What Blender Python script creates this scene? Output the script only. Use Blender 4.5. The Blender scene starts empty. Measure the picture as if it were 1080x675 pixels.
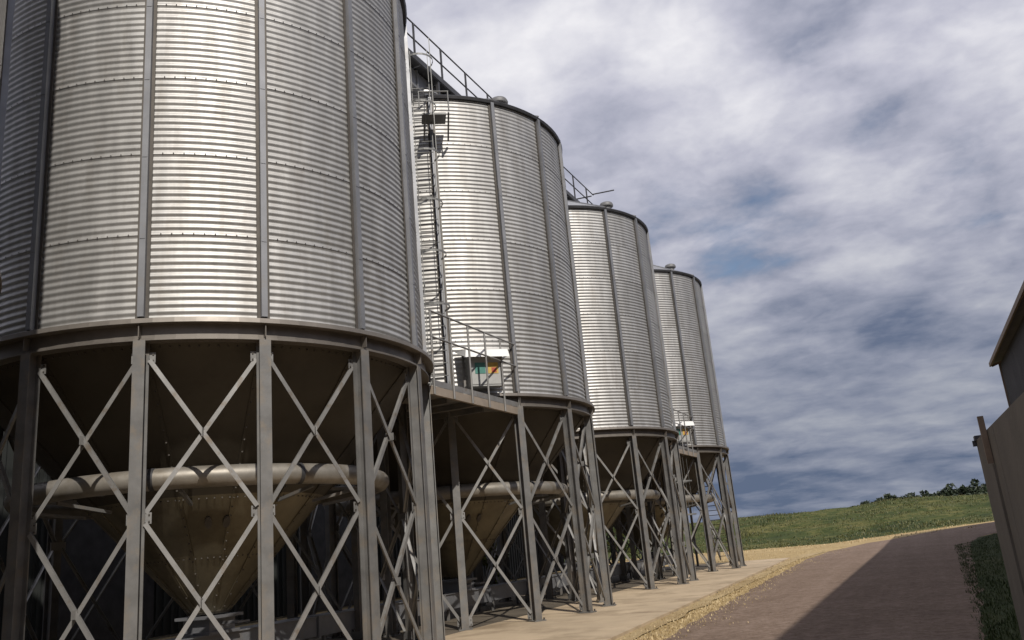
import bpy, math, random
from math import sin, cos, pi, radians
from mathutils import Vector, Matrix, noise
random.seed(7)
S = bpy.context.scene
COL = S.collection

# ------------------------------------------------------------------ camera
cam_d = bpy.data.cameras.new('camera'); cam = bpy.data.objects.new('camera', cam_d); COL.objects.link(cam)
FW = Vector((-0.39842891, 0.87893374, 0.26216386)); RT = Vector((0.89734683, 0.43268987, -0.08688002)); UP = Vector((0.18979742, -0.2006364, 0.96110456))
M = Matrix((RT, UP, -FW)).transposed().to_4x4(); M.translation = (0, 0, 1.6)
cam.matrix_world = M
cam_d.sensor_width = 36; cam_d.lens = 29.546; cam_d.clip_start = .05; cam_d.clip_end = 6000
S.camera = cam
S.render.resolution_x = 1024; S.render.resolution_y = 640

# ------------------------------------------------------------------ light
SUN_AZ, SUN_EL = -46.0, 42.5                     # azimuth from +x towards +y, elevation
SUNV = Vector((cos(radians(SUN_AZ))*cos(radians(SUN_EL)), sin(radians(SUN_AZ))*cos(radians(SUN_EL)), sin(radians(SUN_EL))))
sd = bpy.data.lights.new('sun', 'SUN'); sd.energy = 4.1; sd.angle = radians(.55); sd.color = (1, .94, .85)
so = bpy.data.objects.new('sun', sd); COL.objects.link(so); so.rotation_euler = SUNV.to_track_quat('Z', 'Y').to_euler()
S.view_settings.view_transform = 'Standard'; S.view_settings.look = 'None'; S.view_settings.gamma = 1
S.view_settings.exposure = 0.0

def N(nt, typ, **kw):
    n = nt.nodes.new(typ)
    for k, v in kw.items(): setattr(n, k, v)
    return n
def L(nt, a, b): nt.links.new(a, b)
def math_n(nt, op, a, b=None, clamp=False):
    n = N(nt, 'ShaderNodeMath', operation=op, use_clamp=clamp)
    for i, v in enumerate((a, b)):
        if v is None: continue
        if isinstance(v, (int, float)): n.inputs[i].default_value = v
        else: L(nt, v, n.inputs[i])
    return n.outputs[0]
def mix_n(nt, f, a, b):
    n = N(nt, 'ShaderNodeMix', data_type='RGBA')
    for s, v in ((n.inputs[0], f), (n.inputs[6], a), (n.inputs[7], b)):
        if isinstance(v, (int, float)): s.default_value = v
        elif isinstance(v, (tuple, list)): s.default_value = (*v[:3], 1)
        else: L(nt, v, s)
    return n.outputs[2]
def ramp_n(nt, fac, stops, interp='LINEAR'):
    n = N(nt, 'ShaderNodeValToRGB'); cr = n.color_ramp; cr.interpolation = interp
    while len(cr.elements) < len(stops): cr.elements.new(.5)
    for e, (p, c) in zip(cr.elements, stops):
        e.position = p; e.color = (*c, 1) if isinstance(c, (tuple, list)) else (c, c, c, 1)
    L(nt, fac, n.inputs[0]); return n.outputs[0]
def noise_n(nt, vec, scale, detail=4, rough=.55, dist=0, lac=2.0):
    n = N(nt, 'ShaderNodeTexNoise'); n.inputs['Scale'].default_value = scale; n.inputs['Detail'].default_value = detail
    n.inputs['Roughness'].default_value = rough; n.inputs['Distortion'].default_value = dist; n.inputs['Lacunarity'].default_value = lac
    if vec is not None: L(nt, vec, n.inputs['Vector'])
    return n.outputs['Fac']
def vadd(nt, v, off):
    n = N(nt, 'ShaderNodeVectorMath', operation='ADD'); L(nt, v, n.inputs[0]); n.inputs[1].default_value = off; return n.outputs[0]

# world: Nishita sky with a broken cloud layer on a plane high above
W = bpy.data.worlds.new('World'); S.world = W; W.use_nodes = True
nt = W.node_tree; nt.nodes.clear()
sky = N(nt, 'ShaderNodeTexSky', sky_type='NISHITA', sun_disc=False, sun_elevation=radians(SUN_EL), sun_rotation=radians(90-SUN_AZ))
sky.air_density = 1.0; sky.dust_density = 1.2; sky.ozone_density = 1.2
tc = N(nt, 'ShaderNodeTexCoord'); sp = N(nt, 'ShaderNodeSeparateXYZ'); L(nt, tc.outputs['Generated'], sp.inputs[0])
zc = math_n(nt, 'ADD', math_n(nt, 'MAXIMUM', sp.outputs[2], 0.0), .20)
cb = N(nt, 'ShaderNodeCombineXYZ'); L(nt, math_n(nt, 'DIVIDE', sp.outputs[0], zc), cb.inputs[0]); L(nt, math_n(nt, 'DIVIDE', sp.outputs[1], zc), cb.inputs[1])
pv = vadd(nt, cb.outputs[0], (-4.2, 8.8, 5))
warp = N(nt, 'ShaderNodeTexNoise'); warp.inputs['Scale'].default_value = 2.6; warp.inputs['Detail'].default_value = 5; L(nt, pv, warp.inputs['Vector'])
wv = N(nt, 'ShaderNodeVectorMath', operation='MULTIPLY_ADD'); L(nt, warp.outputs['Color'], wv.inputs[0]); wv.inputs[1].default_value = (.42, .42, .0); L(nt, pv, wv.inputs[2])
def fbm(off):
    # billows: inverted fractal cells on warped coordinates, over a soft fractal base
    vo = N(nt, 'ShaderNodeTexVoronoi', feature='SMOOTH_F1', normalize=True, voronoi_dimensions='2D')
    vo.inputs['Scale'].default_value = 3.0; vo.inputs['Detail'].default_value = 4.5; vo.inputs['Roughness'].default_value = .52; vo.inputs['Smoothness'].default_value = .35
    L(nt, vadd(nt, wv.outputs[0], off), vo.inputs['Vector'])
    bil = math_n(nt, 'SUBTRACT', .92, math_n(nt, 'MULTIPLY', vo.outputs['Distance'], 1.15))
    return math_n(nt, 'ADD', math_n(nt, 'MULTIPLY', noise_n(nt, vadd(nt, pv, off), 2.2, 12, .585, .0), .62), math_n(nt, 'MULTIPLY', bil, .38))
big = noise_n(nt, pv, .85, 4, .5)
med = fbm((0, 0, 0)); sun_side = fbm((.12, -.11, .05))
tone = noise_n(nt, vadd(nt, pv, (5.9, 2.4, 2.0)), .95, 6, .5)
dens = math_n(nt, 'ADD', math_n(nt, 'MULTIPLY', big, .45), math_n(nt, 'MULTIPLY', med, .55))
low0 = ramp_n(nt, sp.outputs[2], [(.02, 1.0), (.22, 0.0)])
cover = ramp_n(nt, math_n(nt, 'ADD', dens, math_n(nt, 'MULTIPLY', low0, .2)), [(.31, 0.0), (.44, 1.0)], 'EASE')
relief = math_n(nt, 'MULTIPLY', math_n(nt, 'SUBTRACT', med, sun_side), .74)
shade = math_n(nt, 'ADD', math_n(nt, 'ADD', math_n(nt, 'MULTIPLY', tone, .75), math_n(nt, 'MULTIPLY', med, .25)), relief)
ccol = ramp_n(nt, shade, [(.34, (1.9, 2.2, 3.2)), (.45, (3.9, 4.05, 5.0)), (.53, (5.3, 5.35, 6.3)), (.61, (6.8, 6.8, 7.5)), (.73, (9.0, 8.9, 9.2))])
# low clouds are seen from their shaded undersides
low = ramp_n(nt, sp.outputs[2], [(.0, 1.0), (.14, .85), (.32, .25), (.46, 0.0)])
ccol2 = mix_n(nt, math_n(nt, 'MULTIPLY', low, .70), ccol, (.75, 1.15, 1.9))
skyc = mix_n(nt, cover, sky.outputs[0], ccol2)
bg = N(nt, 'ShaderNodeBackground'); bg.inputs[1].default_value = .1; L(nt, skyc, bg.inputs[0])
wo = N(nt, 'ShaderNodeOutputWorld'); L(nt, bg.outputs[0], wo.inputs[0])

# ------------------------------------------------------------------ materials
def mat(name, base, rough=.6, metal=0.0, var=.25, vscale=4.0, bump=0.0, bscale=30.0, stops=None, coord='Object', detail=6, objvar=0.0, dirt=None, stretch=None, spec=.5):
    m = bpy.data.materials.new(name); m.use_nodes = True; t = m.node_tree; b = t.nodes['Principled BSDF']
    c = N(t, 'ShaderNodeTexCoord'); v = c.outputs[coord]
    if objvar:
        oi0 = N(t, 'ShaderNodeObjectInfo'); cx = N(t, 'ShaderNodeCombineXYZ')
        for q, k in enumerate((61.0, 23.0, 37.0)): L(t, math_n(t, 'MULTIPLY', oi0.outputs['Random'], k), cx.inputs[q])
        va = N(t, 'ShaderNodeVectorMath', operation='ADD'); L(t, v, va.inputs[0]); L(t, cx.outputs[0], va.inputs[1]); v = va.outputs[0]
    if stretch:
        mp = N(t, 'ShaderNodeMapping'); mp.inputs['Scale'].default_value = stretch; L(t, v, mp.inputs[0]); v2 = mp.outputs[0]
    else: v2 = v
    f = noise_n(t, v2, vscale, detail, .6)
    if stops: col = ramp_n(t, f, [(p, cc) for p, cc in stops])
    else:
        lo = tuple(x*(1-var) for x in base); hi = tuple(min(1, x*(1+var)) for x in base)
        col = ramp_n(t, f, [(.3, lo), (.7, hi)])
    if objvar:
        oi = N(t, 'ShaderNodeObjectInfo'); hs = N(t, 'ShaderNodeHueSaturation')
        L(t, math_n(t, 'ADD', math_n(t, 'MULTIPLY', oi.outputs['Random'], objvar*2), 1-objvar), hs.inputs['Value']); L(t, col, hs.inputs['Color']); col = hs.outputs[0]
    if dirt:
        dcol, dscale, a, bb = dirt
        df = noise_n(t, v2, dscale, 7, .65)
        col = mix_n(t, ramp_n(t, df, [(a, 0.0), (bb, 1.0)]), col, dcol)
    L(t, col, b.inputs['Base Color'])
    rn = noise_n(t, v2, vscale*1.7, 4, .6)
    L(t, math_n(t, 'ADD', math_n(t, 'MULTIPLY', rn, .24), rough-.12, True), b.inputs['Roughness'])
    b.inputs['Metallic'].default_value = metal; b.inputs['Specular IOR Level'].default_value = spec
    if bump:
        bn = N(t, 'ShaderNodeBump'); bn.inputs['Strength'].default_value = bump; bn.inputs['Distance'].default_value = .02
        L(t, noise_n(t, v, bscale, 5, .6), bn.inputs['Height']); L(t, bn.outputs[0], b.inputs['Normal'])
    return m
GALV = mat('galvanised_sheet', (.43, .424, .412), .55, .74, .16, 2.6, objvar=.09, dirt=((.34, .325, .305), 2.4, .50, .74), stretch=(1.5, 1.5, .22))
GALV_STIFF = mat('galvanised_stiffener', (.215, .22, .235), .5, .5, .15, 2.0, dirt=((.25, .22, .18), 1.5, .55, .8))
STEEL_LEG = mat('weathered_steel', (.165, .163, .16), .6, .35, .25, 2.5, bump=.05, dirt=((.23, .19, .145), 2.2, .5, .75))
BRACE = mat('galvanised_brace', (.25, .246, .24), .55, .45, .2, 3.0, dirt=((.17, .13, .09), 5, .55, .75))
RINGM = mat('ring_beam_steel', (.20, .18, .16), .5, .55, .2, 1.5)
DARKST = mat('dark_steel', (.07, .07, .075), .5, .5, .3, 3.0)
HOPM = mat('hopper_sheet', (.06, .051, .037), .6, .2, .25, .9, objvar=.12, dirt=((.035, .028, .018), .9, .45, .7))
ROOFM = mat('roof_sheet', (.45, .45, .45), .45, .85, .12, 1.5)
HOP_LIT = mat('hopper_cone_lit', (.19, .166, .115), .45, .55, .2, 1.2, objvar=.10, dirt=((.11, .09, .06), 1.3, .46, .70))  # lighter hopper steel: sun and ground bounce on the lower cone put into colour
DUCTM = mat('duct_sheet', (.27, .25, .22), .5, .45, .2, 2.5, dirt=((.17, .14, .10), 1.6, .48, .72))
VENTM = mat('vent_steel', (.16, .16, .165), .6, .3, .2, 3.0)
BOLT = mat('bolt_steel', (.10, .09, .08), .6, .5, .2, 3.0)
WHITE = mat('white_paint', (.78, .78, .78), .45, 0, .06, 6.0)
BOXM = mat('grey_enclosure', (.36, .36, .35), .5, 0, .08, 5.0)
TEAL = mat('teal_notice', (.06, .20, .17), .5, 0, .1, 8.0)
YELLOW = mat('yellow_notice', (.50, .34, .08), .5, 0, .1, 8.0)
RED = mat('red_notice', (.38, .07, .04), .5, 0, .1, 8.0)
CONC = mat('concrete_pad', (.44, .345, .235), .85, 0, .16, .7, bump=.25, bscale=25, dirt=((.24, .18, .115), .8, .48, .70), objvar=.08)
CONC_SHADE = mat('shaded_concrete', (.11, .09, .066), .9, 0, .25, .7, bump=.25, bscale=25, dirt=((.06, .048, .034), .5, .45, .7), objvar=.06)  # pad concrete with the shade under and behind the silos in its colour
CONCW = mat('concrete_wall', (.155, .14, .118), .9, 0, .12, 1.3, bump=.3, bscale=18, dirt=((.115, .103, .085), 1.1, .5, .8), objvar=.03)
CLAD = mat('shed_cladding', (.085, .078, .075), .6, .1, .15, 1.0, objvar=.06)
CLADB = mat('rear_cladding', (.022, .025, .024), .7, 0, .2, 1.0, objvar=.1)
TRIM = mat('timber_trim', (.19, .14, .10), .7, 0, .2, 5.0)
BARK = mat('bark', (.07, .05, .035), .9, 0, .3, 8.0)

def leaf_mat(name, a, b):
    m = bpy.data.materials.new(name); m.use_nodes = True; t = m.node_tree; bs = t.nodes['Principled BSDF']
    g = N(t, 'ShaderNodeNewGeometry'); c = N(t, 'ShaderNodeTexCoord')
    f = math_n(t, 'ADD', math_n(t, 'MULTIPLY', g.outputs['Random Per Island'], .6), math_n(t, 'MULTIPLY', noise_n(t, c.outputs['Object'], .5, 3), .4))
    L(t, ramp_n(t, f, [(.1, a), (.8, b)]), bs.inputs['Base Color']); bs.inputs['Roughness'].default_value = .6
    return m
LEAF = leaf_mat('dark_leaf', (.02, .035, .012), (.07, .10, .025))
LEAFF = leaf_mat('far_leaf', (.012, .022, .012), (.035, .05, .022))
LEAF2 = leaf_mat('yellow_leaf', (.05, .07, .018), (.16, .17, .04))
GRASS = leaf_mat('bank_grass', (.02, .032, .008), (.13, .125, .036))
GRASSD = leaf_mat('verge_grass', (.018, .036, .008), (.06, .08, .02))
STRAW = leaf_mat('straw', (.30, .22, .11), (.52, .41, .23))

def ground_mat(name, stops, fine, bump=.5, bs=40.0, big=.25, tracks=0.0, wb=.55):
    m = bpy.data.materials.new(name); m.use_nodes = True; t = m.node_tree; b = t.nodes['Principled BSDF']
    c = N(t, 'ShaderNodeTexCoord'); v = c.outputs['Object']
    f = math_n(t, 'ADD', math_n(t, 'MULTIPLY', noise_n(t, v, big, 8, .68), wb), math_n(t, 'MULTIPLY', noise_n(t, v, fine, 8, .78), 1-wb))
    if tracks:
        mp = N(t, 'ShaderNodeMapping'); mp.inputs['Scale'].default_value = (1.6, .05, 1); L(t, v, mp.inputs[0])
        f = math_n(t, 'ADD', f, math_n(t, 'MULTIPLY', math_n(t, 'SUBTRACT', noise_n(t, mp.outputs[0], 1.0, 4, .6), .5), tracks))
    L(t, ramp_n(t, f, stops), b.inputs['Base Color']); b.inputs['Roughness'].default_value = .95; b.inputs['Specular IOR Level'].default_value = .2
    bn = N(t, 'ShaderNodeBump'); bn.inputs['Strength'].default_value = bump; bn.inputs['Distance'].default_value = .05
    L(t, noise_n(t, v, bs, 6, .7), bn.inputs['Height']); L(t, bn.outputs[0], b.inputs['Normal'])
    return m
DIRT = ground_mat('sandy_ground', [(.3, (.25, .18, .09)), (.5, (.38, .28, .14)), (.68, (.46, .36, .20))], 14)
ROADM = ground_mat('red_gravel', [(.34, (.115, .080, .059)), (.5, (.20, .144, .110)), (.66, (.29, .22, .18))], 7, .8, 16, .5, .16, .22)
HILLM = ground_mat('bank_turf', [(.38, (.016, .027, .007)), (.5, (.045, .060, .015)), (.62, (.14, .125, .042))], 1.0, .5, 3, .11)
VERGEM = ground_mat('verge_turf', [(.32, (.022, .032, .01)), (.5, (.038, .05, .016)), (.68, (.09, .08, .035))], 6, .7, 12)
STRAWG = ground_mat('spilt_grain', [(.32, (.25, .175, .09)), (.5, (.38, .285, .155)), (.68, (.50, .395, .24))], 16, .6, 35)

# ------------------------------------------------------------------ mesh helpers
class MB:
    def __init__(s): s.v = []; s.f = []; s.mi = []; s.sm = []
    def add(s, vs, fs, mi=0, smooth=False):
        o = len(s.v); s.v += [tuple(x) for x in vs]; s.f += [tuple(o+i for i in f) for f in fs]; s.mi += [mi]*len(fs); s.sm += [smooth]*len(fs); return s
    def box(s, c, d, rot=None, mi=0):
        x, y, z = (q/2 for q in d); vs = [Vector((a*x, b*y, e*z)) for a in (-1, 1) for b in (-1, 1) for e in (-1, 1)]
        if rot is not None: vs = [rot @ v for v in vs]
        c = Vector(c); vs = [v+c for v in vs]
        return s.add(vs, [(0, 1, 3, 2), (4, 6, 7, 5), (0, 4, 5, 1), (2, 3, 7, 6), (0, 2, 6, 4), (1, 5, 7, 3)], mi)
    def bar(s, a, b, w, h, up=(0, 0, 1), mi=0):
        a = Vector(a); b = Vector(b); d = b-a; l = d.length; d.normalize(); u = Vector(up); sd_ = d.cross(u)
        if sd_.length < 1e-4: sd_ = d.cross(Vector((1, 0, 0)))
        sd_.normalize(); u = sd_.cross(d); R = Matrix((d, sd_, u)).transposed()
        return s.box((a+b)/2, (l, w, h), R, mi)
    def tube(s, pts, r, n=8, mi=0, cap=True):
        pts = [Vector(p) for p in pts]; rings = []; pu = None
        for i, p in enumerate(pts):
            d = (pts[min(i+1, len(pts)-1)]-pts[max(i-1, 0)]).normalized()
            u = Vector((0, 0, 1)) if pu is None else pu
            if abs(d.dot(u)) > .95: u = Vector((1, 0, 0))
            a = d.cross(u).normalized(); b = a.cross(d); pu = None
            rr = r[i] if isinstance(r, (list, tuple)) else r
            rings.append([p+a*rr*cos(2*pi*k/n)+b*rr*sin(2*pi*k/n) for k in range(n)])
        vs = [q for rg in rings for q in rg]; fs = []
        for i in range(len(pts)-1):
            for k in range(n): fs.append((i*n+k, i*n+(k+1) % n, (i+1)*n+(k+1) % n, (i+1)*n+k))
        s.add(vs, fs, mi, True)
        if cap: s.add(rings[0], [tuple(range(n-1, -1, -1))], mi); s.add(rings[-1], [tuple(range(n))], mi)
        return s
    def lathe(s, prof, n=60, mi=0, a0=0, a1=2*pi, smooth=False, closed=False):
        full = abs(a1-a0-2*pi) < 1e-6; m = n if full else n+1; vs = []
        for r, z in prof:
            for k in range(m):
                a = a0+(a1-a0)*k/n; vs.append((r*cos(a), r*sin(a), z))
        fs = []; P = len(prof)
        for i in range(P if closed else P-1):
            j = (i+1) % P
            for k in range(n):
                k2 = (k+1) % m; fs.append((i*m+k, i*m+k2, j*m+k2, j*m+k))
        return s.add(vs, fs, mi, smooth)
    def mesh(s, name, mats):
        me = bpy.data.meshes.new(name); me.from_pydata(s.v, [], s.f); me.validate(clean_customdata=False)
        for m in (mats if isinstance(mats, (list, tuple)) else [mats]): me.materials.append(m)
        if len(me.polygons) == len(s.mi):
            me.polygons.foreach_set('material_index', s.mi); me.polygons.foreach_set('use_smooth', s.sm)
        me.update(); return me
    def build(s, name, mats, parent=None, loc=(0, 0, 0), rz=0): return link(name, s.mesh(name, mats), parent, loc, rz)
def link(name, me, parent=None, loc=(0, 0, 0), rz=0):
    o = bpy.data.objects.new(name, me); COL.objects.link(o); o.location = loc; o.rotation_euler = (0, 0, rz)
    if parent is not None: o.parent = parent
    return o
def tag(o, label=None, cat=None, group=None, kind=None):
    if label: o['label'] = label
    if cat: o['category'] = cat
    if group: o['group'] = group
    if kind: o['kind'] = kind
    return o
def thing(name, label, cat, loc=(0, 0, 0), rz=0, group=None):
    return tag(link(name, None, None, loc, rz), label, cat, group)
def copy_tree(o, parent=None):
    c = o.copy(); COL.objects.link(c); c.parent = parent
    for ch in CH.get(o.name, []): copy_tree(ch, c)
    return c
CH = {}
def index_children():
    CH.clear()
    for o in bpy.data.objects:
        if o.parent: CH.setdefault(o.parent.name, []).append(o)
def sstep(a, b, x):
    t = max(0, min(1, (x-a)/(b-a))); return t*t*(3-2*t)

# ------------------------------------------------------------------ setting
def gz(x, y):
    z = -.07 + .75*sstep(44, 66, y)*max(0, min(1, (x+7)/13))
    z += .03*noise.noise(Vector((x*.2, y*.2, 0)))*sstep(2, 8, max(abs(y-30)-22, 0)+max(0, x-6)+max(0, -x-26))
    return z
def grid(name, xs, ys, zf, m, label=None, kind='structure'):
    b = MB(); nx = len(xs); vs = [(x, y, zf(x, y)) for y in ys for x in xs]
    fs = [(j*nx+i, j*nx+i+1, (j+1)*nx+i+1, (j+1)*nx+i) for j in range(len(ys)-1) for i in range(nx-1)]
    b.add(vs, fs, 0, True); o = b.build(name, m); o['kind'] = kind; return o
def lin(a, b, n): return [a+(b-a)*i/(n-1) for i in range(n)]
gx = [-3000, -1200, -500, -200, -100, -60]+lin(-40, 40, 81)+[60, 100, 200, 500, 1200, 3000]
gy = [-3000, -1000, -300, -100, -40]+lin(-20, 120, 141)+[160, 240, 400, 800, 1600, 3000]
grid('ground', gx, gy, gz, DIRT)

def hz(x, y):
    base = 71+2.5*noise.noise(Vector((x*.07, 3, 0)))-.03*x
    fall = 1-.28*sstep(-2, 12, x)
    h = 2.75*fall*sstep(base, base+36, y)
    h += (.35*noise.noise(Vector((x*.12, y*.12, 5)))+.18*noise.noise(Vector((x*.4, y*.4, 9))))*sstep(base, base+14, y)
    return gz(x, y)-.12+.16*sstep(base-3, base, y)+h*(1-.2*sstep(130, 400, y))
hy = lin(66, 135, 90)+[150, 180, 220, 300, 420, 600]
hx = [-400, -250, -150, -90, -60]+lin(-45, 60, 120)+[80, 120, 200, 300, 450]
grid('grass_bank_hill', hx, hy, hz, HILLM)

def strip(name, ln, rn, m, zo, cols=14, sub=6, zf=gz):
    """a band of ground between two polylines"""
    def dense(p):
        o = []
        for i in range(len(p)-1):
            for k in range(sub): t = k/sub; o.append((p[i][0]*(1-t)+p[i+1][0]*t, p[i][1]*(1-t)+p[i+1][1]*t))
        return o+[p[-1]]
    l = dense(ln); r = dense(rn); b = MB(); n = cols+1; vs = []
    for q, (a, c) in enumerate(zip(l, r)):
        for k in range(n):
            t = k/cols; x = a[0]*(1-t)+c[0]*t; y = a[1]*(1-t)+c[1]*t
            if k == 0: x += .14*noise.noise(Vector((0, y*.9, 1)))+.10*noise.noise(Vector((0, y*3.3, 1)))
            if k == cols: x += .16*noise.noise(Vector((5, y*.7, 1)))+.06*noise.noise(Vector((5, y*3, 1)))
            vs.append((x, y, zf(x, y)+zo))
    fs = [(j*n+k, j*n+k+1, (j+1)*n+k+1, (j+1)*n+k) for j in range(len(l)-1) for k in range(cols)]
    b.add(vs, fs, 0, True); o = b.build(name, m); o['kind'] = 'structure'; return o
roadL = [(-4.0, -14), (-4.1, 4), (-4.3, 14), (-4.9, 28), (-5.45, 43), (-5.2, 51), (-3.6, 57.5), (.3, 63), (8, 67), (22, 69.5), (40, 71)]
roadR = [(.2, -14), (.25, 4), (.35, 13), (.75, 22), (1.25, 38), (1.6, 47), (2.3, 52), (4.5, 56), (10, 59.5), (22, 62), (40, 63)]
strip('gravel_road', roadL, roadR, ROADM, .012, 18, 40)
strip('grass_verge', [(.0, -14), (.05, 4), (.15, 13), (.55, 22), (1.05, 38), (1.4, 46), (2.0, 51), (4, 55)],
      [(26, -14), (26, 4), (26, 13), (26, 22), (26, 38), (26, 46), (26, 51), (26, 55)], VERGEM, .006, 30, 10)
strip('spilt_grain_verge', [(-5.4, -14), (-5.2, 4), (-5.3, 14), (-5.7, 28), (-6.45, 43), (-6.6, 47), (-6.2, 50)],
      [(-4.7, -14), (-4.75, 4), (-4.85, 14), (-5.3, 28), (-5.85, 43), (-5.6, 48), (-5.3, 51)], STRAWG, .022, 8, 60)

# concrete pad, slab by slab
pad = tag(link('concrete_pad', None, None, (0, 0, 0)), kind='structure')
slab_y = [-12+4.4*i for i in range(14)]
for i in range(len(slab_y)-1):
    y0, y1 = slab_y[i]+.012, slab_y[i+1]-.012
    for j, (x0, x1) in enumerate(((-9.4, None), (-14.2, -9.425), (-19.0, -14.225))):
        e = lambda y: -5.2-.042*(y-14)
        b = MB()
        if x1 is None: q = [(x0, y0), (e(y0), y0), (e(y1), y1), (x0, y1)]
        else: q = [(x0, y0), (x1, y0), (x1, y1), (x0, y1)]
        dz = random.uniform(-.004, .004)
        b.add([(x, y, dz) for x, y in q]+[(x, y, -.25) for x, y in q], [(0, 1, 2, 3), (0, 4, 5, 1), (1, 5, 6, 2), (2, 6, 7, 3), (3, 7, 4, 0)])
        b.build('slab', CONC if j == 0 else CONC_SHADE, pad)
MB().box((-12.1, 16.6, -.17), (13.6, 57.0, .12)).build('slab_base', CONC, pad)

# ------------------------------------------------------------------ grain silo
NS = 15; DA = 2*pi/NS; PH = -.187; RW = 3.97; ZB = 5.2; ZE = 13.0; NT = 6; SH = (ZE-ZB)/NT
def make_silo():
    root = thing('grain_silo', 'x', 'silo', group='grain silos standing in a row')
    # one corrugated wall sheet, shared
    b = MB(); segs = 9; waves = 12; per = 8; rows = waves*per; vs = []
    for j in range(rows+2):
        if j == 0: z = -.012; t = 0
        else: t = (j-1)/rows; z = t*SH
        r = RW+.0095*cos(2*pi*waves*t)+.0025*(1-t)
        for k in range(segs+1):
            a = DA*k/segs; vs.append((r*cos(a), r*sin(a), z))
    n = segs+1
    b.add(vs, [(j*n+k, j*n+k+1, (j+1)*n+k+1, (j+1)*n+k) for j in range(rows+1) for k in range(segs)], 0, True)
    for k in range(11):
        a = DA*(k+.5)/11; c = Vector((RW+.019)*Vector((cos(a), sin(a), 0))); c.z = .0; o = Vector((cos(a), sin(a), 0)); tt = Vector((-sin(a), cos(a), 0)); s_ = .011
        p = [c+tt*s_*cos(q*pi/2)+Vector((0, 0, s_*sin(q*pi/2))) for q in range(4)]
        b.add(p+[c+o*.012], [(0, 1, 4), (1, 2, 4), (2, 3, 4), (3, 0, 4)], 1)
    sheet = b.mesh('wall_sheet', [GALV, BOLT])
    for t in range(NT):
        for k in range(NS): link('wall_sheet', sheet, root, (0, 0, ZB+t*SH), PH+k*DA)
    # stiffener: lipped hat section with splice plates
    b = MB()
    H0, H1 = ZB+.02, ZE-.02; zc_, hh = (H0+H1)/2, H1-H0
    for s in (-1, 1):
        b.box((RW+.022, s*.068, zc_), (.012, .05, hh), mi=1); b.box((RW+.062, s*.042, zc_), (.082, .005, hh))
    b.box((RW+.100, 0, zc_), (.005, .079, hh))
    for t in range(NT):
        z = ZB+t*SH+(.12 if t == 0 else 0)
        b.box((RW+.104, 0, z), (.010, .074, .2))
        for s in (-1, 1):
            pass
    st = b.mesh('stiffener', [GALV_STIFF, BOLT])
    for k in range(NS): link('stiffener', st, root, (0, 0, 0), PH+k*DA)
    # ring beam
    b = MB(); b.lathe([(3.90, 5.17), (4.155, 5.17), (4.165, 5.10), (4.15, 5.095), (4.01, 5.10), (4.01, 4.905), (4.06, 4.90), (4.06, 4.87), (3.86, 4.87)], 90, closed=True)
    rb = b.build('ring_beam', RINGM, root)
    plate = MB().box((4.07, 0, 5.00), (.11, .012, .185)).mesh('web_plate', RINGM)
    for k in range(NS): link('web_plate', plate, rb, (0, 0, 0), PH+k*DA)
    # eave and roof
    MB().lathe([(3.94, 12.965), (4.05, 12.965), (4.075, 13.03), (4.03, 13.075), (3.94, 13.06)], 90, closed=True).build('eave_ring', DARKST, root)
    roof = MB().lathe([(.0, 15.02), (.42, 15.02), (.42, 15.28), (.50, 15.28), (.50, 15.33), (.0, 15.5)], 24).build('roof', ROOFM, root)
    b = MB(); a2 = DA/2; r0, z0, r1, z1 = .40, 15.0, 4.06, 13.05
    b.lathe([(r0, z0), (r1, z1)], 6, a0=-a2, a1=a2)
    b.bar((r0*cos(a2), r0*sin(a2), z0+.02), (r1*cos(a2), r1*sin(a2), z1+.02), .05, .05)
    rp = b.mesh('roof_panel', ROOFM)
    for k in range(NS): link('roof_panel', rp, roof, (0, 0, 0), PH+(k+.5)*DA)
    for a in (-.40, 2.2, 4.0):     # roof vents
        v = MB(); p = Vector((3.35*cos(a), 3.35*sin(a), 0))
        for pr in ([(.17, 13.3), (.17, 13.55)], [(.25, 13.48), (.26, 13.54), (.22, 13.62), (.10, 13.67), (0, 13.68)], [(.25, 13.48), (0, 13.53)]):
            v.lathe(pr, 16, smooth=True)
        v.v = [(x+p.x, y+p.y, z) for x, y, z in v.v]; v.build('roof_vent', VENTM, roof)
    # legs
    b = MB(); h = 4.87-.02; zc2 = h/2+.02
    b.box((4.075, 0, zc2), (.016, .165, h)); b.box((3.885, 0, zc2), (.016, .165, h)); b.box((3.98, 0, zc2), (.174, .011, h))
    lm = b.mesh('leg', STEEL_LEG)
    b = MB(); b.box((3.98, 0, .012), (.34, .30, .024))
    for sx in (-1, 1):
        for sy in (-1, 1): b.box((3.98+sx*.13, sy*.115, .045), (.03, .03, .05), mi=1)
    bp = b.mesh('base_plate', [STEEL_LEG, BOLT])
    for k in range(NS):
        l = link('leg', lm, root, (0, 0, 0), PH+k*DA); link('base_plate', bp, l)
    # braces : two stacked crosses in every bay
    RB = 3.90; w = DA
    def P(a, z, r=RB): return Vector((r*cos(a), r*sin(a), z))
    da = .09/RB
    spans = ((2.50, 4.62), (.18, 2.36))
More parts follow.
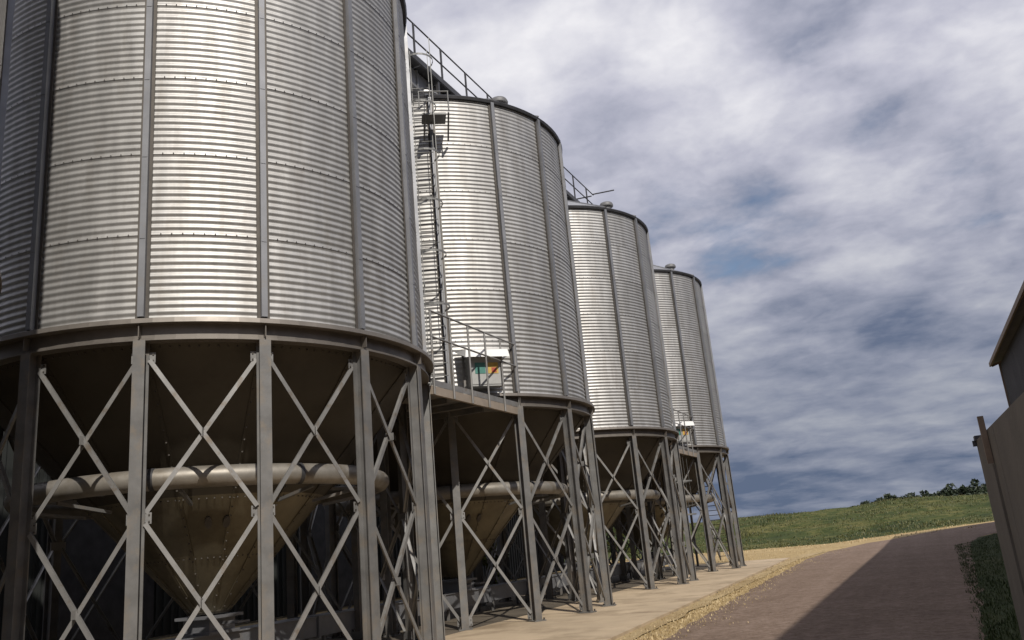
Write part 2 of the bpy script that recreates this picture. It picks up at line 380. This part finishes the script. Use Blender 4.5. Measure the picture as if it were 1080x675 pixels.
    for q, (za, zb) in enumerate(spans):
        for s in (0, 1):
            a, c = (P(da, za), P(w-da, zb)) if s == 0 else (P(da, zb), P(w-da, za))
            off = Vector((cos(w/2), sin(w/2), 0))*(.02 if s else -.02); b = MB(); b.bar(a+off, c+off, .008, .062, up=(a-c).cross(off).normalized() if False else (0, 0, 1))
            u = Vector((cos(w/2), sin(w/2), 0)); b.bar(a+off-u*.03+Vector((0, 0, .03)), c+off-u*.03+Vector((0, 0, .03)), .055, .007)
            if s == 0: b.bar((a+c)/2+u*.03-Vector((0, 0, .06)), (a+c)/2+u*.03+Vector((0, 0, .06)), .012, .12)
            bm_ = b.mesh('brace', BRACE)
            for k in range(NS): link('brace', bm_, root, (0, 0, 0), PH+k*DA)
    gb = MB().box((3.871, 0, 0), (.010, .33, .15))
    for sy in (-1, 1):
        for sz in (-1, 1): gb.box((3.881, sy*.135, sz*.045), (.016, .022, .022), mi=1)
    gm = gb.mesh('gusset', [BRACE, BOLT])
    for z in (2.43, 4.66, .14):
        for k in range(NS): link('gusset', gm, root, (0, 0, z), PH+k*DA)
    # hopper
    hop = MB().lathe([(.33, .98), (.36, 1.02), (.36, 1.10), (.33, 1.10)], 24).lathe([(2.42, 3.20), (2.47, 3.20), (2.44, 3.13), (2.39, 3.13)], 60, closed=True).build('hopper', HOPM, root)
    for z0_, z1_, nb in ((1.0, 1.95, 5), (1.95, 2.85, 7), (2.85, 4.88, 12)):
        rr = lambda z: .32+(z-1.0)*(3.84-.32)/3.88
        b = MB(); s6 = 4
        b.lathe([(rr(z0_), z0_), (rr(z1_), z1_)], s6, a0=0, a1=DA, smooth=True)
        b.bar((rr(z0_)+.012, 0, z0_), (rr(z1_)+.012, 0, z1_), .06, .010)
        for i in range(nb):
            z = z0_+(i+.5)/nb*(z1_-z0_); b.box((rr(z)+.022, 0, z), (.02, .02, .02), mi=1)
            a = (i+.5)/nb*DA; zt = z1_-.05; b.box(((rr(zt)+.006)*cos(a), (rr(zt)+.006)*sin(a), zt), (.02, .02, .02), mi=1)
        hm = b.mesh('hopper_panel', [HOP_LIT if z1_ < 3 else HOPM, BOLT])
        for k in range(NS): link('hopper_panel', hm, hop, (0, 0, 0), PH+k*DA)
    for s in (-1, 1):                                  # two oval inspection ports on the side facing the road
        a = -.72+s*.085; z = 2.45; r = .32+(z-1.0)*(3.84-.32)/3.88
        v = MB(); o = Vector((cos(a), sin(a), -.9)).normalized(); t_ = Vector((-sin(a), cos(a), 0)); u_ = o.cross(t_)
        c = Vector((r*cos(a), r*sin(a), z)); rg = [c+t_*.055*cos(q*pi/6)+u_*.12*sin(q*pi/6) for q in range(12)]
        v.add([p+o*.03 for p in rg], [tuple(range(12))]); v.add(rg+[p+o*.03 for p in rg], [(q, (q+1) % 12, 12+(q+1) % 12, 12+q) for q in range(12)])
        v.build('inspection_port', BOLT, hop)
    # ring duct with straps and brackets
    b = MB(); n1, n2 = 72, 14
    vs = [((3.05+.16*cos(2*pi*j/n2))*cos(2*pi*i/n1), (3.05+.16*cos(2*pi*j/n2))*sin(2*pi*i/n1), 3.03+.16*sin(2*pi*j/n2)) for i in range(n1) for j in range(n2)]
    b.add(vs, [(i*n2+j, ((i+1) % n1)*n2+j, ((i+1) % n1)*n2+(j+1) % n2, i*n2+(j+1) % n2) for i in range(n1) for j in range(n2)], 0, True)
    duct = b.build('ring_duct', DUCTM, root)
    v = MB()
    for j in range(15):
        a, c = 2*pi*j/14, 2*pi*(j+1)/14
    v.add([(3.05+.167*cos(2*pi*j/14), s*.035, 3.03+.167*sin(2*pi*j/14)) for s in (-1, 1) for j in range(14)], [(j, (j+1) % 14, 14+(j+1) % 14, 14+j) for j in range(14)], 0, True)
    sm = v.mesh('strap', DARKST)
    br = MB(); br.bar((2.15, 0, 3.0), (2.90, 0, 3.0), .06, .06); br.bar((2.0, 0, 2.72), (2.92, 0, 2.86), .05, .05); br = br.mesh('bracket', STEEL_LEG)
    for i, a in enumerate((-2.3, -1.75, -1.05, -.35, .1, .7, 1.6, 2.6)): link('strap', sm, duct, (0, 0, 0), a); link('bracket', br, duct, (0, 0, 0), a+.12)
    # outlet
    b = MB(); b.box((0, 0, .93), (.80, .80, .05)); b.box((0, 0, .80), (.6, .6, .22)); b.box((0, 0, .67), (.72, .72, .05)); b.bar((.3, 0, .82), (.75, 0, .82), .05, .05); b.box((.76, 0, .82), (.03, .3, .03))
    b.build('outlet_gate', GALV_STIFF, root)
    return root
silo = make_silo(); index_children()
SY = [2.55, 11.64, 20.43, 29.35, 38.22]; SX = -11.56
SLAB = ['galvanised grain silo only just showing at the far left edge of the picture',
        'largest, nearest galvanised grain silo filling the left side, on tall legs',
        'second big grain silo with white-hooded control box beside the steel platform',
        'third grain silo along the row, between the ladder silo and the farthest one',
        'smallest, farthest grain silo at the right end of the row, before the grass bank']
for i, y in enumerate(SY):
    o = silo if i == 0 else copy_tree(silo)
    o.location = (SX, y, 0); o['label'] = SLAB[i]

# ------------------------------------------------------------------ service platforms between silos
def tri_deck(y0, ya, yb, label, ncol):
    """y0: middle between two silos; ya, yb: ends of the front edge"""
    XF = -8.28; ZD = 4.84
    t = thing('service_platform', label, 'platform', (XF, (ya+yb)/2, ZD), group='steel platforms between the silos')
    L0 = (ya-yb)/2; L1 = -L0
    MB().box((0, 0, -.09), (.07, yb-ya, .17)).build('front_beam', TRIM_ST, t)
    for k in range(8):
        x = -.12-k*.27
        hw = min((yb-ya)/2-.05, (yb-ya)/2-.05)-max(0, (k-1))*.17
        MB().box((x, 0, -.03), (.262, 2*max(hw, .45), .035)).build('deck_plank', STEEL_LEG, t)
    for s in (-.75, 0, .75): MB().box((-1.05, s*1.1, -.11), (2.1-abs(s)*.9, .07, .12)).build('joist', STEEL_LEG, t)
    n = ncol; tops = []
    for i in range(n):
        y = L0+.06+(yb-ya-.12)*i/(n-1)
        MB().tube([(.06, y, -.18), (.06, y, 1.55)], .024, 8).build('rail_post', BRACE, t)
    for z in (1.54, 1.0): MB().tube([(.06, L0+.03, z), (.06, L1-.03, z)], .021, 8).build('rail', BRACE, t)
    MB().box((.035, 0, .06), (.008, yb-ya, .12)).build('toe_board', BRACE, t)
    return t
LADM = mat('ladder_steel', (.20, .20, .195), .6, .4, .2, 3)
TRIM_ST = mat('warm_beam', (.34, .285, .23), .6, .3, .15, 3)
tri_deck(16.04, 14.10, 18.18, 'steel service platform with guard rails below the white-hooded control box, nearer the camera', 6)
tri_deck(33.8, 31.85, 36.0, 'small distant steel service platform with rails beside the farthest silo', 6)

def ladder(name, label, loc, az, z0, z1, cage=True, group='caged ladders'):
    """loc: foot; az: outward direction"""
    t = thing(name, label, 'ladder', loc, az, group)
    for s in (-1, 1): MB().box((0, s*.22, (z0+z1)/2), (.05, .016, z1-z0)).build('stile', LADM, t)
    rung = MB().tube([(0, -.22, 0), (0, .22, 0)], .012, 6).mesh('rung', LADM); k = z0+.15
    while k < z1-1.0: link('rung', rung, t, (0, 0, k)); k += .3
    if cage:
        hp = MB(); n = 12
        for q in range(n):
            a0 = -pi/2*1.25+pi*1.25*q/n; a1 = -pi/2*1.25+pi*1.25*(q+1)/n
            p = [Vector((.36+.36*cos(a), .36*sin(a), 0)) for a in (a0, a1)]; hp.bar(p[0], p[1], .008, .05)
        for s in (-1, 1): hp.bar((0, s*.22, 0), (.20, s*.33, 0), .008, .05)
        hp = hp.mesh('cage_hoop', LADM); k = z0+2.3
        while k < z1: link('cage_hoop', hp, t, (0, 0, k)); k += 1.3
        for a in (-1.0, 1.0): MB().bar((.36+.355*cos(a), .355*sin(a), z0+2.3), (.36+.355*cos(a), .355*sin(a), z1), .02, .006).build('cage_strap', LADM, t)
    for q in range(4):
        z = z0+.6+q*(z1-z0-2)/3
        MB().bar((-.26, -.22, z), (0, -.22, z), .03, .03).bar((-.26, .22, z), (0, .22, z), .03, .03).build('stand_off', LADM, t)
    return t
def on_silo(i, a, r): return (SX+r*cos(a), SY[i]+r*sin(a), 0)
ladder('caged_ladder', 'tall caged ladder climbing the second silo from platform to roof', on_silo(2, -1.075, 4.28), -1.075, 4.86, 14.2)
ladder('caged_ladder', 'distant caged ladder running up the farthest silo', on_silo(4, -1.075, 4.28), -1.075, 4.86, 14.2)
lp = thing('ladder_landing', 'small steel landing high on the second silo beside its ladder', 'platform', (*on_silo(2, -1.0, 4.4)[:2], 12.15), -1.0)
MB().box((.05, -.05, 0), (.5, .6, .05)).build('floor_plate', LADM, lp)
for s in (-1, 1): MB().bar((-.3, s*.3, -.45), (.4, s*.3, -.03), .04, .04).build('strut', LADM, lp)
for s in (-1, 1): MB().tube([(.42, s*.36-.05, 0), (.42, s*.36-.05, .55)], .018, 6).build('rail_post', LADM, lp)
MB().tube([(.42, -.42, .54), (.42, .33, .54)], .018, 6).build('rail', LADM, lp)

def control_box(i, label):
    a = -.83; t = thing('control_box', label, 'control box', (*on_silo(i, a, 4.10)[:2], 5.28), a, 'control boxes on the silo walls')
    MB().box((.22, 0, .36), (.30, .78, .72)).build('enclosure', BOXM, t)
    can = MB(); can.add([(-.05, -.60, .93), (-.05, .60, .93), (.58, .50, .82), (.58, -.50, .82), (-.05, -.60, .90), (-.05, .60, .90), (.61, .53, .64), (.61, -.53, .64)],
            [(0, 3, 2, 1), (4, 5, 6, 7), (0, 1, 5, 4), (1, 2, 6, 5), (2, 3, 7, 6), (3, 0, 4, 7)]).build('canopy', WHITE, t)
    for s in (-1, 1): MB().box((.10, s*.46, .40), (.05, .05, .90)).build('bracket', STEEL_LEG, t)
    MB().box((.378, 0, .36), (.012, .70, .64)).build('door', BOXM, t)
    MB().box((.389, -.14, .42), (.006, .25, .26)).build('notice', TEAL, t)
    y = MB().box((.389, .17, .42), (.006, .25, .26)).build('notice', YELLOW, t)
    MB().box((.394, .19, .37), (.004, .12, .12)).build('warning_mark', RED, y)
    MB().tube([(.2, -.3, 0), (.2, -.3, -.3), (.0, -.3, -.42)], .02, 6).build('conduit', DARKST, t)
    return t
control_box(2, 'grey control box with white hood and green and yellow notices on second silo')
control_box(4, 'small distant control box with white hood on the farthest silo')

# caged ladder below the far platform and a stair beyond the last silo
ladder('caged_ladder', 'caged ladder from the pad up to the distant platform', (-8.9, 34.0, 0), 0, .02, 5.9)
st = thing('steel_stair', 'steel stair with handrails descending behind legs of the farthest silo', 'stairs', (-10.2, 42.7, 0))
n = 20; y0, z0, y1 = 0.5, 4.8, 5.6
MB().box((0, -.1, z0-.03), (.9, 1.2, .06)).build('landing', STEEL_LEG, st)
for s in (-1, 1):
    MB().bar((s*.42, y0, z0-.06), (s*.42, y1, .1), .05, .22).build('stringer', BRACE, st)
    for z in (.95, .5): MB().tube([(s*.42, y0-1.1, z0+z), (s*.42, y0, z0+z), (s*.42, y1, z+.05)], .022, 6).build('handrail', BRACE, st)
    for k in range(6):
        t_ = k/5; yy = y0+(y1-y0)*t_; zz = z0+(0-z0)*t_
        MB().tube([(s*.42, yy, max(0, zz)), (s*.42, yy, zz+.98)], .02, 6).build('rail_post', BRACE, st)
tr = MB().box((0, 0, 0), (.80, .24, .03)).mesh('tread', STEEL_LEG)
for k in range(n-1):
    t_ = (k+1)/n; link('tread', tr, st, (0, y0+(y1-y0)*t_, z0*(1-t_)))
for s in (-1, 1): MB().box((s*.42, .3, 2.35), (.1, .1, 4.7)).build('post', STEEL_LEG, st)

# ------------------------------------------------------------------ roof catwalk and conveyor
cw = thing('roof_catwalk', 'dark steel catwalk with handrails running over the silo roofs', 'catwalk', (SX, 14, 15.9))
y0, y1 = -16.0, 20.6
for s in (-.55, .55):
    for z in (1.1, .55): MB().tube([(s, y0, z), (s, y1, z)], .026, 6).build('rail', DARKST, cw)
    MB().box((s, (y0+y1)/2, -.06), (.06, y1-y0, .18)).build('side_beam', DARKST, cw)
    k = y0
    while k <= y1: MB().box((s, k, .52), (.05, .05, 1.15)).build('rail_post', DARKST, cw); k += 1.62
for k in range(int((y1-y0)/1.2)): MB().box((0, y0+.6+k*1.2, .015), (1.0, 1.17, .03)).build('deck_plate', DARKST, cw)
for s in (-.55, .55): MB().tube([(s, y1-.1, 1.1), (s+1.0, y1+.05, 1.1)], .03, 6).build('gate_rail', DARKST, cw)
for yy in SY:
    for s in (-.5, .5): MB().box((s, yy-14, -.62), (.09, .09, 1.05)).build('support', DARKST, cw) if yy < 35 else None
cv = thing('roof_conveyor', 'enclosed conveyor casing hung below the roof catwalk', 'conveyor', (SX, 14, 15.35))
k = y0
while k < y1-1:
    MB().box((0, k+1.2, .14), (.46, 2.38, .56)).box((0, k+.03, .14), (.54, .06, .64)).build('casing', GALV_STIFF, cv); k += 2.4
MB().box((0, y1+.2, .2), (.7, .8, .8)).build('drive_head', DARKST, cv)
dm = MB().tube([(.35, y1+.2, .25), (.95, y1+.2, .25)], .17, 12).build('motor', DARKST, cv)

# conveyor below the hoppers
lc = thing('floor_conveyor', 'low galvanised trough conveyor running below the silo hoppers', 'conveyor', (SX, 20, 0))
for k in range(18):
    y = -22+k*2.5
    MB().box((0, y, .45), (.52, 2.46, .36)).box((0, y-1.22, .45), (.60, .05, .42)).box((0, y, .64), (.58, 2.44, .02)).build('casing', GALV_STIFF, lc)
    for s in (-1, 1): MB().box((s*.22, y-1.0, .135), (.06, .06, .27)).build('foot', STEEL_LEG, lc)
MB().box((0, 23.4, .55), (.8, .9, .8)).build('drive_head', STEEL_LEG, lc)

# ------------------------------------------------------------------ building behind the silos
rs = thing('rear_store', 'dark clad store building behind the silo legs', 'building', (-21.5, 0, 0))
cl = MB(); cl.box((0, 0, 3.6), (.06, 1.17, 7.2))
for s in (-.45, -.15, .15, .45): cl.box((.05, s, 3.6), (.05, .09, 7.2))
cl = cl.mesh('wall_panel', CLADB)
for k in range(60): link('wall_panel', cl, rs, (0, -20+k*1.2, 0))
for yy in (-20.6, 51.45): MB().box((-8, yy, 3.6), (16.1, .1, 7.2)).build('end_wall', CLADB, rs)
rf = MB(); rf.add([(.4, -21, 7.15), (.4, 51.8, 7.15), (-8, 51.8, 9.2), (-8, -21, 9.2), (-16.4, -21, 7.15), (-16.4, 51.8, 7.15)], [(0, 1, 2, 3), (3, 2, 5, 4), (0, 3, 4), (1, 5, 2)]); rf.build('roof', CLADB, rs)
for k in range(5): MB().box((.06, -14+k*10.5, 2.0), (.08, 3.6, 4.0)).build('door', DARKST, rs)

# ------------------------------------------------------------------ shed on the right
SHX, SHY, SHZ = 5.35, 56.0, 9.55
sh = thing('tall_shed', 'tall dark clad shed whose eave juts above the concrete wall', 'shed', (SHX, SHY, 0))
cl = MB(); cl.box((0, 0, (SHZ+.0)/2), (.06, .97, SHZ))
for s in (-.375, -.125, .125, .375): cl.box((-.05, s, SHZ/2), (.05, .08, SHZ))
cl = cl.mesh('wall_panel', CLAD)
for k in range(64): link('wall_panel', cl, sh, (0.25, -.6-k*1.0, 0))
MB().box((7.5, -.06, SHZ/2), (14.4, .1, SHZ)).build('end_wall', CLAD, sh)
MB().box((7.5, -64.6, SHZ/2), (14.4, .1, SHZ)).build('end_wall', CLAD, sh)
rf = MB(); rf.add([(-.25, .35, SHZ+.02), (-.25, -65, SHZ+.02), (7.5, -65, 12.0), (7.5, .35, 12.0), (15.2, .35, SHZ+.02), (15.2, -65, SHZ+.02)], [(0, 1, 2, 3), (3, 2, 5, 4)])
rf.add([(-.25, .35, SHZ+.14), (-.25, -65, SHZ+.14), (7.5, -65, 12.12), (7.5, .35, 12.12), (15.2, .35, SHZ+.14), (15.2, -65, SHZ+.14)], [(0, 3, 2, 1), (3, 4, 5, 2)])
rf.build('roof', CLAD, sh)
MB().box((-.30, -32.3, SHZ+.05), (.10, 65.3, .22)).build('gutter', TRIM, sh)
MB().box((.18, -.02, SHZ/2), (.16, .16, SHZ-.02)).build('corner_trim', TRIM, sh)
MB().bar((-.25, .38, SHZ+.05), (7.5, .38, 12.05), .05, .28).build('barge_board', TRIM, sh)

# ------------------------------------------------------------------ near concrete wall
wd = Vector((-.0208, 1, 0)).normalized(); wn = Vector((-1, -.0208, 0)).normalized()
wl = thing('concrete_wall', 'plain grey-brown concrete wall in shade at the right edge', 'wall', (.63, 10.4, -.07), math.atan2(.0208, 1))
y = 0; WH = 2.36
for k, w in enumerate((1.9, 2.4, 2.4, 2.4, 2.4)):
    pn = MB(); pn.box((.09, y-w/2+.005, WH/2), (.18, w-.012, WH)); pn.build('wall_panel', CONCW, wl); y -= w
MB().box((.16, -7.0, WH/2-.02), (.10, 14, WH-.06)).build('backing', CONCW, wl)
MB().box((.07, -.06, WH+.02), (.17, .16, .05)).box((-.02, -.03, WH-.03), (.035, .05, .06)).build('end_bracket', DARKST, wl)
MB().box((-.03, -1.35, 2.27), (.05, .055, .44)).build('fixing_post', TRIM, wl)
MB().box((-.010, -1.35, 1.02), (.022, .09, 2.04)).build('joint_cover', CONCW, wl)

# ------------------------------------------------------------------ vegetation
def blades(mb, p, n, h, spread, w=.02):
    for _ in range(n):
        a = random.uniform(0, 2*pi); r = spread*math.sqrt(random.random()); b = Vector((p[0]+r*cos(a), p[1]+r*sin(a), p[2]-.02))
        a2 = random.uniform(0, 2*pi); hh = h*random.uniform(.5, 1.15); lean = Vector((cos(a2), sin(a2), 0))*hh*random.uniform(.15, .7); s = Vector((-sin(a2), cos(a2), 0))*w
        m = b+lean*.4+Vector((0, 0, hh*.6))
        mb.add([b-s, b+s, m+s*.7, m-s*.7, b+lean+Vector((0, 0, hh))], [(0, 1, 2, 3), (3, 2, 4)])
g = MB()
for _ in range(9500):
    y = 69+46*random.random()**1.1; hw = 20+y*.22; x = random.uniform(-46, 16)
    k = noise.noise(Vector((x*.15, y*.15, 2)))
    if k < -.25 and random.random() < .7: continue
    blades(g, (x, y, hz(x, y)), 6, random.uniform(.05, .17)*(1+2.2*max(0, k)), .5, .035)
tag(g.build('bank_grass', GRASS), 'rough green grass covering the bank beyond the road', 'grass', kind='stuff')
g = MB()
for _ in range(7000):
    y = 9+44*random.random()**1.6; e = .25+.018*(y-4) + (max(0, y-46)*.3)
    x = e+random.random()**1.5*3.6
    blades(g, (x, y, gz(x, y)), 5, random.uniform(.03, .13), .12, .009)
tag(g.build('verge_grass', GRASSD), 'dark shaded grass strip between road and tall shed', 'grass', kind='stuff')
g = MB()
for _ in range(2600):
    y = 12+46*random.random()**1.2; x = -4.75-.042*(y-14)+random.gauss(0, .42)
    if y > 47: x += random.uniform(-8, 2)
    blades(g, (x, y, gz(x, y)+.02), 4, random.uniform(.02, .06), .25, .012)
for _ in range(350):
    x = random.uniform(-30, 3); y = random.uniform(60, 71); blades(g, (x, y, gz(x, y)), 5, random.uniform(.04, .14), .4, .03)
tag(g.build('straw_litter', STRAW), 'pale straw and dry stalks strewn along the pad edge', 'straw', kind='stuff')
g = MB()
for _ in range(2600):
    y = 11+34*random.random()**1.5; x = random.uniform(-5.0, .6); r = random.uniform(.006, .018); z = gz(x, y)+.014
    vs = [(x+r*random.uniform(.7, 1.3)*cos(q*pi/2.5), y+r*random.uniform(.7, 1.3)*sin(q*pi/2.5), z) for q in range(5)]+[(x+random.uniform(-.3, .3)*r, y, z+r*.55)]
    g.add(vs, [(q, (q+1) % 5, 5) for q in range(5)])
tag(g.build('loose_stones', ROADM), 'loose reddish stones scattered on the gravel road', 'stones', kind='stuff')

def crown(c, rx, rz, n, ls):
    b = MB(); c = Vector(c); cl = []
    for _ in range(max(8, n//70)):
        d = Vector((random.gauss(0, 1), random.gauss(0, 1), random.gauss(0, 1))).normalized()*random.uniform(.25, .95)
        cl.append((Vector((d.x*rx, d.y*rx, d.z*rz)), random.uniform(.25, .45)))
    for i in range(n):
        o, s = random.choice(cl); d = Vector((random.gauss(0, 1), random.gauss(0, 1), random.gauss(0, 1))).normalized()*random.uniform(.5, 1)
        p = c+o+Vector((d.x*rx, d.y*rx, d.z*rz))*s
        u = Vector((random.gauss(0, 1), random.gauss(0, 1), random.gauss(0, 1))).normalized(); v = u.cross(Vector((random.gauss(0, 1), random.gauss(0, 1), 1))).normalized(); l = ls*random.uniform(.6, 1.4)
        b.add([p-u*l, p+v*l*.5, p+u*l, p-v*l*.5], [(0, 1, 2, 3)])
    return b
def tree(name, label, cat, loc, h, rx, group, m=LEAF, n=700, ls=.35, th=.35):
    t = thing(name, label, cat, loc, random.uniform(0, 6), group)
    tr = MB(); tr.tube([(0, 0, -.3), (.05*h*.1, 0, h*.3), (0, .1, h*.75)], [.03*h, .022*h, .006*h], 8)
    for q in range(5):
        a = q*1.3+random.random(); tr.tube([(0, 0, h*(.25+.08*q)), (rx*.6*cos(a), rx*.6*sin(a), h*(.5+.07*q))], [.012*h, .004*h], 6)
    tr.build('trunk', BARK, t); zc = h*(th+1)/2
    crown((0, 0, zc), rx, h*(1-th)/2, n, ls).build('crown', m, t); return t
TL = ['leftmost tree of the far dark line on the skyline', 'rounded tree standing tallest near left end of far line', None]
xs = [-14.5+2.15*i for i in range(14)]
for i, x in enumerate(xs):
    h = (2.6, 3.4, 5.0, 5.4, 4.3, 4.6, 5.0, 4.5, 5.2, 4.9, 5.6, 5.2, 6.0, 5.6, 6.4, 6.0, 6.8)[i]
    lab = {0: 'leftmost, lowest tree of the dark line far away on the bank', 2: 'rounded bump of a tree near left end of the far line'}.get(i, 'dark tree packed in the far line on the horizon')
    tree('distant_tree', lab, 'tree', (x, 226+random.uniform(-6, 6), 2.6), h*(.80 if i > 6 else .74), 3.0, 'dark trees far off on the skyline', m=LEAFF, n=1300, ls=.42, th=-.3)
for i, (x, y, h, r) in enumerate(((-21.5, 55.5, 5.2, 2.3), (-21, 61, 4.2, 2.2), (-18.6, 36.5, 3.0, 1.2), (-22.5, 67, 3.2, 2.0))):
    tree('bush', ['tall dark bush behind the third silo', 'rounded bush seen between legs of the last two silos', 'yellow-green bush showing between second and third silo legs', 'low bush at the foot of the bank behind the last silo'][i], 'bush', (x, y, -.07), h, r, 'bushes behind the silos', m=LEAF2 if i == 2 else LEAF, n=1500, ls=.14, th=.05)
